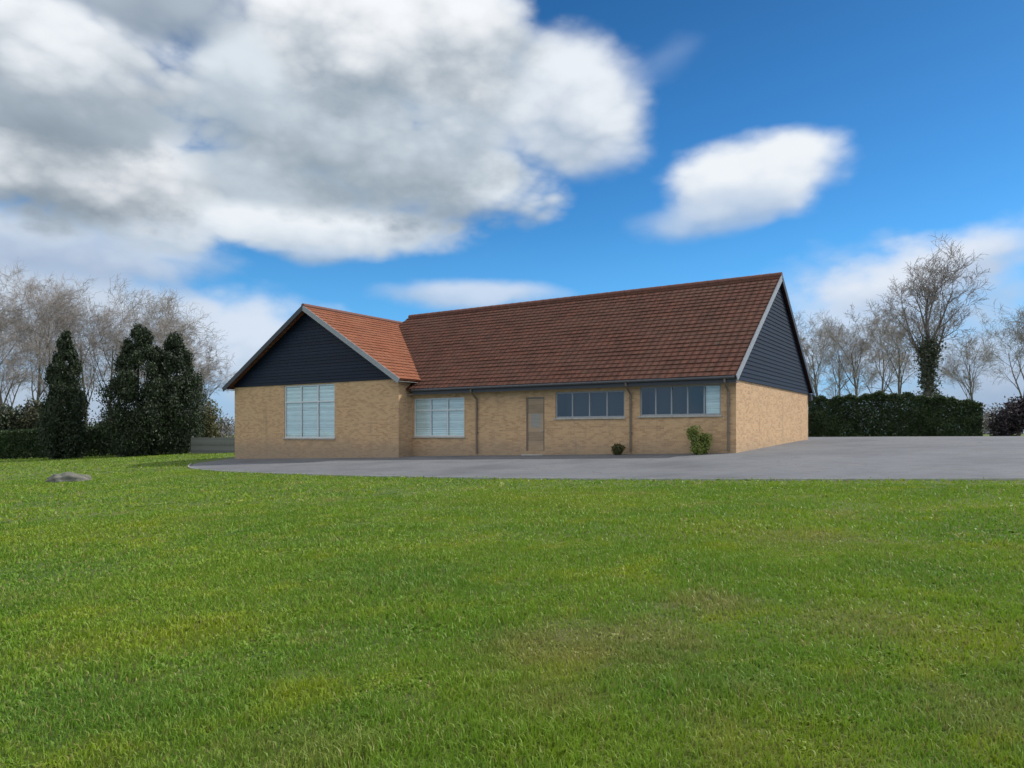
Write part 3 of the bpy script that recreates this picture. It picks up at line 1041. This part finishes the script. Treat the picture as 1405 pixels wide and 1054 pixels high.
# door
x0, x1, z0, z1 = H_E
dm = MB()
zf = gz((x0 + x1) / 2, 0) + 0.05
dm.box(x0 + 0.07, x1 - 0.07, 0.05, 0.09, zf, z1 - 0.07)
door = dm.build('door', M['door'], hall)
dm = MB()
for (a, b, c, d) in ((x0, x0 + 0.068, BASE, z1), (x1 - 0.068, x1, BASE, z1), (x0 + 0.068, x1 - 0.068, z1 - 0.068, z1)):
    dm.box(a, b, 0.03, 0.11, c, d)
dm.build('door_frame', M['pipe'], door)
dm = MB()
dm.beam((x1 - 0.2, 0.02, zf + 1.0), (x1 - 0.09, 0.02, zf + 1.0), 0.02, 0.02)
dm.box(x1 - 0.12, x1 - 0.10, 0.018, 0.052, zf + 0.99, zf + 1.01)
dm.build('handle', M['metal'], door)
dm = MB()
dm.box(x0 + 0.22, x1 - 0.22, 0.043, 0.049, zf + 1.15, zf + 1.75)
dm.build('vision_panel', M['glass'], door)
dm = MB()
dm.box(x0 - 0.05, x1 + 0.05, -0.32, 0.028, zf - 0.4, zf - 0.01)
dm.build('threshold', M['sill'], door)

# ------------------------------------------------------------------ plants
def cards(pts, size, rng, up=0.0):
    """leaf-sized quads at the given points, turned at random"""
    n = len(pts)
    a = rng.normal(size=(n, 3))
    a[:, 2] += up
    a /= np.linalg.norm(a, axis=1)[:, None]
    b = np.cross(a, rng.normal(size=(n, 3)))
    b /= np.linalg.norm(b, axis=1)[:, None] + 1e-9
    s = (size * rng.uniform(0.5, 1.4, n))[:, None]
    v = np.stack([pts - a * s, pts + b * s * 0.45, pts + a * s, pts - b * s * 0.45], 1).reshape(-1, 3)
    f = (4 * np.arange(n)[:, None] + np.arange(4)[None])
    return v, f

def lumpy(dirs, seed, k=7, amp=0.2):
    rs = np.random.default_rng(seed)
    out = np.zeros(len(dirs))
    for _ in range(k):
        w_ = rs.normal(size=3) * rs.uniform(2, 6)
        out += np.sin(dirs @ w_ + rs.uniform(0, 6.28))
    return 1 + amp * out / math.sqrt(k)

def blob_points(n, c, rad, rng, seed, shell=0.35, amp=0.2):
    d = rng.normal(size=(n, 3))
    d /= np.linalg.norm(d, axis=1)[:, None]
    rr = 1 - shell * rng.uniform(0, 1, n) ** 1.6
    return np.array(c) + d * (rr * lumpy(d, seed, 7, amp))[:, None] * np.array(rad)

def trunk_mesh(h, r0, rng, name='trunk', mat=None, parent=None):
    mb = MB()
    mb.tube([(0, 0, -0.4), (0.02, 0.0, 0.3), (rng.uniform(-.05, .05) * h, 0, h * 0.5), (0, 0, h)], [r0 * 1.25, r0, r0 * 0.75, r0 * 0.3], 8)
    return mb.build(name, mat or M['bark'], parent)

def conifer(label, loc, h, rad, seed, n=15000, mat='cypress', group=None, leaf=0.13):
    rng = np.random.default_rng(seed)
    t = thing('conifer_tree', label, 'tree', loc, 0, group)
    trunk_mesh(h * 0.9, 0.14, rng, parent=t)
    # columnar crown of upright sprays
    k = 150
    zs = rng.uniform(0.02, 0.97, k) ** 0.85
    prof = lambda z: np.clip(np.minimum(0.55 + 1.8 * z, 1.12 * (1 - z ** 2.6) + 0.04), 0.04, 1)
    an = rng.uniform(0, 6.283, k)
    rr = rad * prof(zs) * rng.uniform(0.45, 0.95, k)
    cs = np.stack([rr * np.cos(an), rr * np.sin(an), zs * h], -1)
    idx = rng.integers(0, k, n)
    sp = np.array([0.20 * rad, 0.20 * rad, 0.055 * h])
    pts = cs[idx] + rng.normal(size=(n, 3)) * sp * np.clip(1.15 - zs[idx], 0.3, 1)[:, None]
    pts[:, 2] = np.clip(pts[:, 2], 0.02, h * 1.02)
    v, f = cards(pts, leaf, rng, 1.5)
    np_mesh('crown', v, f, M[mat], t)
    return t

def shrub(name, label, cat, loc, rad, seed, n, mat, leaf, group=None, lobes=9):
    rng = np.random.default_rng(seed)
    t = thing(name, label, cat, loc, rng.uniform(0, 6), group)
    mb = MB()
    for _ in range(7):
        a = rng.uniform(0, 6.28)
        e = (math.cos(a) * rad[0] * 0.6, math.sin(a) * rad[1] * 0.6, rad[2] * rng.uniform(0.9, 1.5))
        mb.tube([(0, 0, -0.1), (e[0] * 0.35, e[1] * 0.35, e[2] * 0.5), e], [0.035, 0.025, 0.008], 5)
    mb.build('stem', M['bark'], t)
    P_ = []
    for q in range(lobes):
        a = rng.uniform(0, 6.28)
        rr = rng.uniform(0.1, 0.6)
        c = (math.cos(a) * rr * rad[0], math.sin(a) * rr * rad[1], rad[2] * rng.uniform(0.25, 1.4))
        s = rng.uniform(0.35, 0.6)
        P_.append(blob_points(n // lobes, c, (rad[0] * s, rad[1] * s, rad[2] * s), rng, seed + q, 0.8))
    pts = np.concatenate(P_)
    pts[:, 2] = np.maximum(pts[:, 2], 0.03)
    v, f = cards(pts, leaf, rng)
    np_mesh('foliage', v, f, M[mat], t)
    return t

def hedge(label, pts, h, th, seed, n, mat='hedge', leaf=0.09, group=None, taper=0.0):
    rng = np.random.default_rng(seed)
    a, b = Vector(pts[0]), Vector(pts[1])
    L = (b - a).length
    t = thing('hedge', label, 'hedge', a, math.atan2(b.y - a.y, b.x - a.x), group)
    x = rng.uniform(0, L, n)
    hh = h * (1 + 0.06 * np.sin(x * 0.7 + seed) * np.sin(x * 0.31) + 0.035 * np.sin(x * 1.3 + seed) + 0.03 * np.sin(x * 3.7) + 0.03 * np.sin(x * 8.1 + 1))
    hh = hh * (1 - taper * np.clip((x / L - 0.45) / 0.55, 0, 1) ** 1.5)
    side = rng.uniform(0, 1, n)
    y = np.where(side < 0.45, -th / 2, np.where(side < 0.6, th / 2, rng.uniform(-th / 2, th / 2, n)))
    z = np.where(side < 0.6, rng.uniform(0.0, 1, n) * hh, hh)
    y = y + 0.14 * np.sin(x * 1.1 + z * 1.4 + seed) + 0.09 * np.sin(x * 2.3 + z * 3) + 0.06 * np.sin(x * 6.1 - z * 5) + rng.normal(0, 0.06, n)
    z = np.abs(z + rng.normal(0, 0.06, n))
    zl = (b.z - a.z) / L * x
    v, f = cards(np.stack([x, y, z + zl], -1), leaf, rng)
    np_mesh('foliage', v, f, M[mat], t)
    core = MB()
    nseg = max(2, int(L))
    for k in range(nseg):
        xa = L * (k + 0.5) / nseg
        za = (b.z - a.z) * (k + 0.5) / nseg
        for q in range(5):
            core.tube([(xa, 0, za - 0.2), (xa + rng.uniform(-.2, .2), rng.uniform(-.2, .2), za + h * 0.35), (xa + rng.uniform(-.6, .6), rng.uniform(-.4, .4) * th, za + h * 0.66)], [0.04, 0.03, 0.012], 5)
    core.build('stem', M['bark'], t)
    return t

def grow(h, r0, seed, spread=0.5, first=0.25, depth=5, kids=(3, 4), up=0.25, lean=0.0):
    """skeleton of a bare broadleaved tree: list of (points, radii, level)"""
    rng = random.Random(seed)
    out = []
    def branch(p, d, length, rad, lev):
        n = 5 if lev < 2 else 3 if lev < 4 else 2
        pts, rs = [p.copy()], [rad]
        dd = d.copy()
        for k in range(n):
            j = 0.10 + 0.07 * lev
            dd = (dd + Vector((rng.uniform(-j, j), rng.uniform(-j, j), rng.uniform(-j, j) + up * 0.22))).normalized()
            p = p + dd * (length / n)
            pts.append(p.copy())
            rs.append(rad * (1 - 0.72 * (k + 1) / n))
        out.append((pts, rs, lev))
        if lev >= depth:
            return
        m = rng.randint(*kids) + (4 if lev == 0 else 1)
        for k in range(m):
            f = first + (1 - first) * (k + rng.random()) / m if lev == 0 else 0.25 + 0.75 * (k + rng.random()) / m
            q = f * n
            i = min(int(q), n - 1)
            base = pts[i].lerp(pts[i + 1], q - i)
            ax = (pts[i + 1] - pts[i]).normalized()
            az_ = rng.uniform(0, 6.283) if lev else 2.4 * k + rng.uniform(-.5, .5)
            s1 = ax.cross(Vector((0.3, 0.5, 0.81)) if abs(ax.z) < 0.8 else Vector((1, 0.2, 0))).normalized()
            s2 = ax.cross(s1)
            tilt = rng.uniform(0.7, 1.15) * (spread + 0.12 * lev)
            nd = (ax * math.cos(tilt) + (s1 * math.cos(az_) + s2 * math.sin(az_)) * math.sin(tilt)).normalized()
            ln = length * rng.uniform(0.45, 0.68) * (1.0 - 0.35 * f if lev == 0 else 1.0)
            branch(base, nd, ln, max(rad * (1 - 0.72 * f) * 0.62, 0.006), lev + 1)
    branch(Vector((0, 0, -0.3)), Vector((lean, 0, 1)).normalized(), h * 0.8, r0, 0)
    return out

def bare_tree(label, loc, h, r0, seed, group=None, ivy=0.0, name='bare_tree', thick=0.011, **kw):
    t = thing(name, label, 'tree', loc, 0, group)
    sk = grow(h, r0, seed, **kw)
    tr, tw, tb = MB(), MB(), MB()
    for pts, rs, lev in sk:
        if lev == 0:
            tr.tube(pts, rs, 9)
        elif lev <= 2:
            tb.tube(pts, rs, 5)
    tr.build('trunk', M['bark'], t)
    tb.build('limbs', M['bark'], t)
    V, Fc, b = [], [], 0
    for pts, rs, lev in sk:
        if lev > 2:
            for k in range(len(pts) - 1):
                p, q = pts[k], pts[k + 1]
                ra, rb = max(rs[k], thick), max(rs[k + 1], thick * 0.75)
                d = (q - p).normalized()
                s1 = d.cross(Vector((0.2, 0.7, 0.6))).normalized()
                s2 = d.cross(s1)
                for (o_, rr) in ((p, ra), (q, rb)):
                    for m in range(3):
                        a = 2.0944 * m
                        V.append(o_ + (s1 * math.cos(a) + s2 * math.sin(a)) * rr)
                for m in range(3):
                    mm = (m + 1) % 3
                    Fc.append((b + m, b + mm, b + 3 + mm, b + 3 + m))
                b += 6
    np_mesh('crown', np.array([tuple(v) for v in V]), np.array(Fc), M['twig'], t)
    if ivy:
        rng = np.random.default_rng(seed)
        P_ = []
        for pts, rs, lev in sk:
            if lev <= 1:
                for k in range(len(pts) - 1):
                    if pts[k].z < h * ivy:
                        n = 900 if lev == 0 else 160
                        tt = rng.uniform(0, 1, n)[:, None]
                        base = np.array(pts[k]) * (1 - tt) + np.array(pts[k + 1]) * tt
                        P_.append(base + rng.normal(size=(n, 3)) * (rs[k] * 0.9 + 0.10))
        v, f = cards(np.concatenate(P_), 0.10, rng)
        np_mesh('ivy', v, f, M['ivy'], t)
    return t

# --- left: conifers
conifer('tall slim dark conifer standing alone, leftmost of the dark columns', at(90, 56, -0.1), 9.7, 1.45, 11, 60000, leaf=0.085)
conifer('broadest and tallest dark conifer of the close pair left of the hall', at(192, 56, -0.1), 10.0, 2.4, 12, 90000, leaf=0.085)
conifer('narrower dark conifer nearer the hall in the close pair', at(240, 57, -0.1), 9.4, 2.05, 13, 60000, leaf=0.085)
# --- left: low hedges and shrubs
hedge('long low dark hedge along the left edge of the lawn', (at(-90, 60), at(268, 60)), 2.1, 1.2, 21, 80000, 'hedge', 0.075)
shrub('olive_shrub', 'yellowish olive bush just left of the brick hall', 'shrub', at(280, 62), (2.4, 1.9, 2.6), 22, 7000, 'olive', 0.12)
GS = 'dull green shrubs below the bare trees'
shrub('evergreen_shrub', 'big dull green shrub at the far left of the lawn', 'shrub', at(2, 66), (3.2, 2.4, 3.0), 23, 10000, 'ivy', 0.15, GS)
shrub('evergreen_shrub', 'dull green shrub close to the left side of the lone conifer', 'shrub', at(52, 67), (2.6, 2.2, 3.0), 24, 9000, 'dull', 0.15, GS)
shrub('evergreen_shrub', 'low dark shrub in the gap between the lone conifer and the pair', 'shrub', at(140, 64), (2.2, 1.9, 1.5), 25, 7000, 'hedge', 0.14, GS)
# --- left: bare trees behind
G1 = 'bare trees behind the conifers'
for (px, y, h, sd, lab) in (
        (14, 72, 14.6, 31, 'bare grey tree at the far left behind the big dull green shrub'),
        (48, 80, 15.6, 37, 'bare tree second from the left, rising over the dull green shrubs'),
        (78, 76, 15.2, 32, 'bare tree rising directly behind the slim lone conifer'),
        (118, 84, 15.5, 38, 'bare tree just right of the slim lone conifer'),
        (150, 80, 14.6, 33, 'bare tree in the gap left of the broad conifer'),
        (205, 74, 13.6, 34, 'bare tree rising above the broad conifer'),
        (236, 86, 14.5, 39, 'bare tree rising above the narrower conifer of the pair'),
        (268, 84, 10.0, 35, 'smallest bare tree on the left, beside the roof of the hall'),
        (-50, 68, 14.5, 36, 'bare tree cut by the left edge of the picture')):
    bare_tree(lab, at(px, y), h, 0.2, sd, G1, kids=(3, 5), thick=0.011)
# --- right: hedge, big tree and the line of bare trees
hedge('tall dark clipped hedge behind the car park right of the hall', (at(1108, 45.5), at(1345, 42.5)), 2.4, 1.2, 41, 110000, 'hedge', 0.055, None, 0.28)
bare_tree('big bare tree with an ivy clad trunk behind the clipped hedge', at(1276, 49), 10.0, 0.34, 71, None, 0.6, spread=0.38, first=0.36, kids=(3, 5), thick=0.010)
G2 = 'bare trees beyond the clipped hedge'
for (px, y, h, sd, lab) in (
        (1128, 84, 11.8, 43, 'bare tree nearest the right gable of the hall'),
        (1152, 95, 13.4, 53, 'bare tree second from the right gable beyond the hedge'),
        (1178, 86, 12.2, 44, 'bare tree third from the right gable beyond the hedge'),
        (1206, 92, 13.4, 54, 'bare tree fourth from the right gable beyond the hedge'),
        (1236, 82, 12.4, 45, 'bare tree just left of the big ivy clad tree'),
        (1340, 100, 12.5, 55, 'bare tree just right of the big ivy clad tree'),
        (1398, 76, 12.0, 46, 'bare tree at the right edge of the picture behind the dark shrub')):
    bare_tree(lab, at(px, y), h, 0.2, sd, G2, kids=(3, 4), thick=0.012)
shrub('dark_shrub', 'near black purplish shrub at the right end of the car park', 'shrub', at(1398, 44), (1.7, 1.5, 1.45), 47, 9000, 'plum', 0.10)
# --- against the front wall
xg, _ = on_front(965, 600)
pw = lambda px, dy: Vector((OX + ux.x * on_front(px, 600)[0] + uy.x * dy, OY + ux.y * on_front(px, 600)[0] + uy.y * dy, 0))
def on_ground(v):
    v.z = float(g(v.x, v.y))
    return v
shrub('leafy_shrub', 'yellow green bush against the front wall under the right window', 'shrub', on_ground(pw(966, -0.7)), (0.46, 0.42, 0.58), 51, 6000, 'lime', 0.05)
shrub('leafy_shrub', 'tiny olive brown bush against the front wall between the two dark windows', 'shrub', on_ground(pw(856, -0.55)), (0.34, 0.30, 0.26), 52, 2500, 'olive', 0.045)

# --- fence beside the hall
a, b = at(262, 56), at(322, 54)
fr = thing('timber_fence', 'grey weathered board fence joining the conifers to the hall', 'fence', a, math.atan2(b.y - a.y, b.x - a.x))
L = (b - a).length
mb = MB()
k = 0.0
while k < L:
    mb.box(k, k + 0.145, -0.012, 0.012, 0.05, 1.25 + 0.02 * math.sin(k * 9))
    k += 0.15
mb.build('board_panel', M['fence'], fr)
for k in range(3):
    mb = MB()
    mb.box(k * (L - 0.1) / 2, k * (L - 0.1) / 2 + 0.1, 0.06, 0.16, -0.3, 1.35)
    mb.build('post', M['fence'], fr)
mb = MB()
mb.box(0, L, 0.013, 0.058, 0.3, 0.38)
mb.box(0, L, 0.013, 0.058, 0.95, 1.03)
mb.build('rail', M['fence'], fr)

# --- stone on the lawn at the left
def boulder():
    bm = bmesh.new()
    bmesh.ops.create_icosphere(bm, subdivisions=4, radius=1.0)
    for v in bm.verts:
        d = np.array([v.co])
        k = float(lumpy(d, 5, 6, 0.16)[0]) * float(lumpy(d * 3, 6, 6, 0.04)[0])
        v.co = Vector((v.co.x * 0.75 * k, v.co.y * 0.5 * k, max(v.co.z, -0.3) * 0.30 * k))
    for f in bm.faces:
        f.smooth = True
    me = bpy.data.meshes.new('stone')
    bm.to_mesh(me)
    bm.free()
    me.materials.append(M['stone'])
    o = bpy.data.objects.new('stone', me)
    COL.objects.link(o)
    o.location = at(96, 26, 0.03)
    tag(o, 'flat grey stone lying on the grass at the left', 'stone')
boulder()
# --- far woodland closing the horizon
def wood():
    rng = np.random.default_rng(77)
    P_ = []
    for k in range(150):
        a = rng.uniform(-1.0, 1.0)
        d = rng.uniform(150, 230)
        x, y = d * math.sin(a), d * math.cos(a)
        hh = rng.uniform(4.0, 7.5)
        P_.append(blob_points(1200, (x, y, float(g(x, y)) + hh * 0.45), (hh * 0.9, hh * 0.9, hh * 0.6), rng, k, 0.9))
    v, f = cards(np.concatenate(P_), 0.27, rng)
    o = np_mesh('far_woodland', v, f, M['far'])
    o['kind'] = 'stuff'
    tag(o, 'low far off woodland along the horizon behind the hall', 'woodland')
wood()
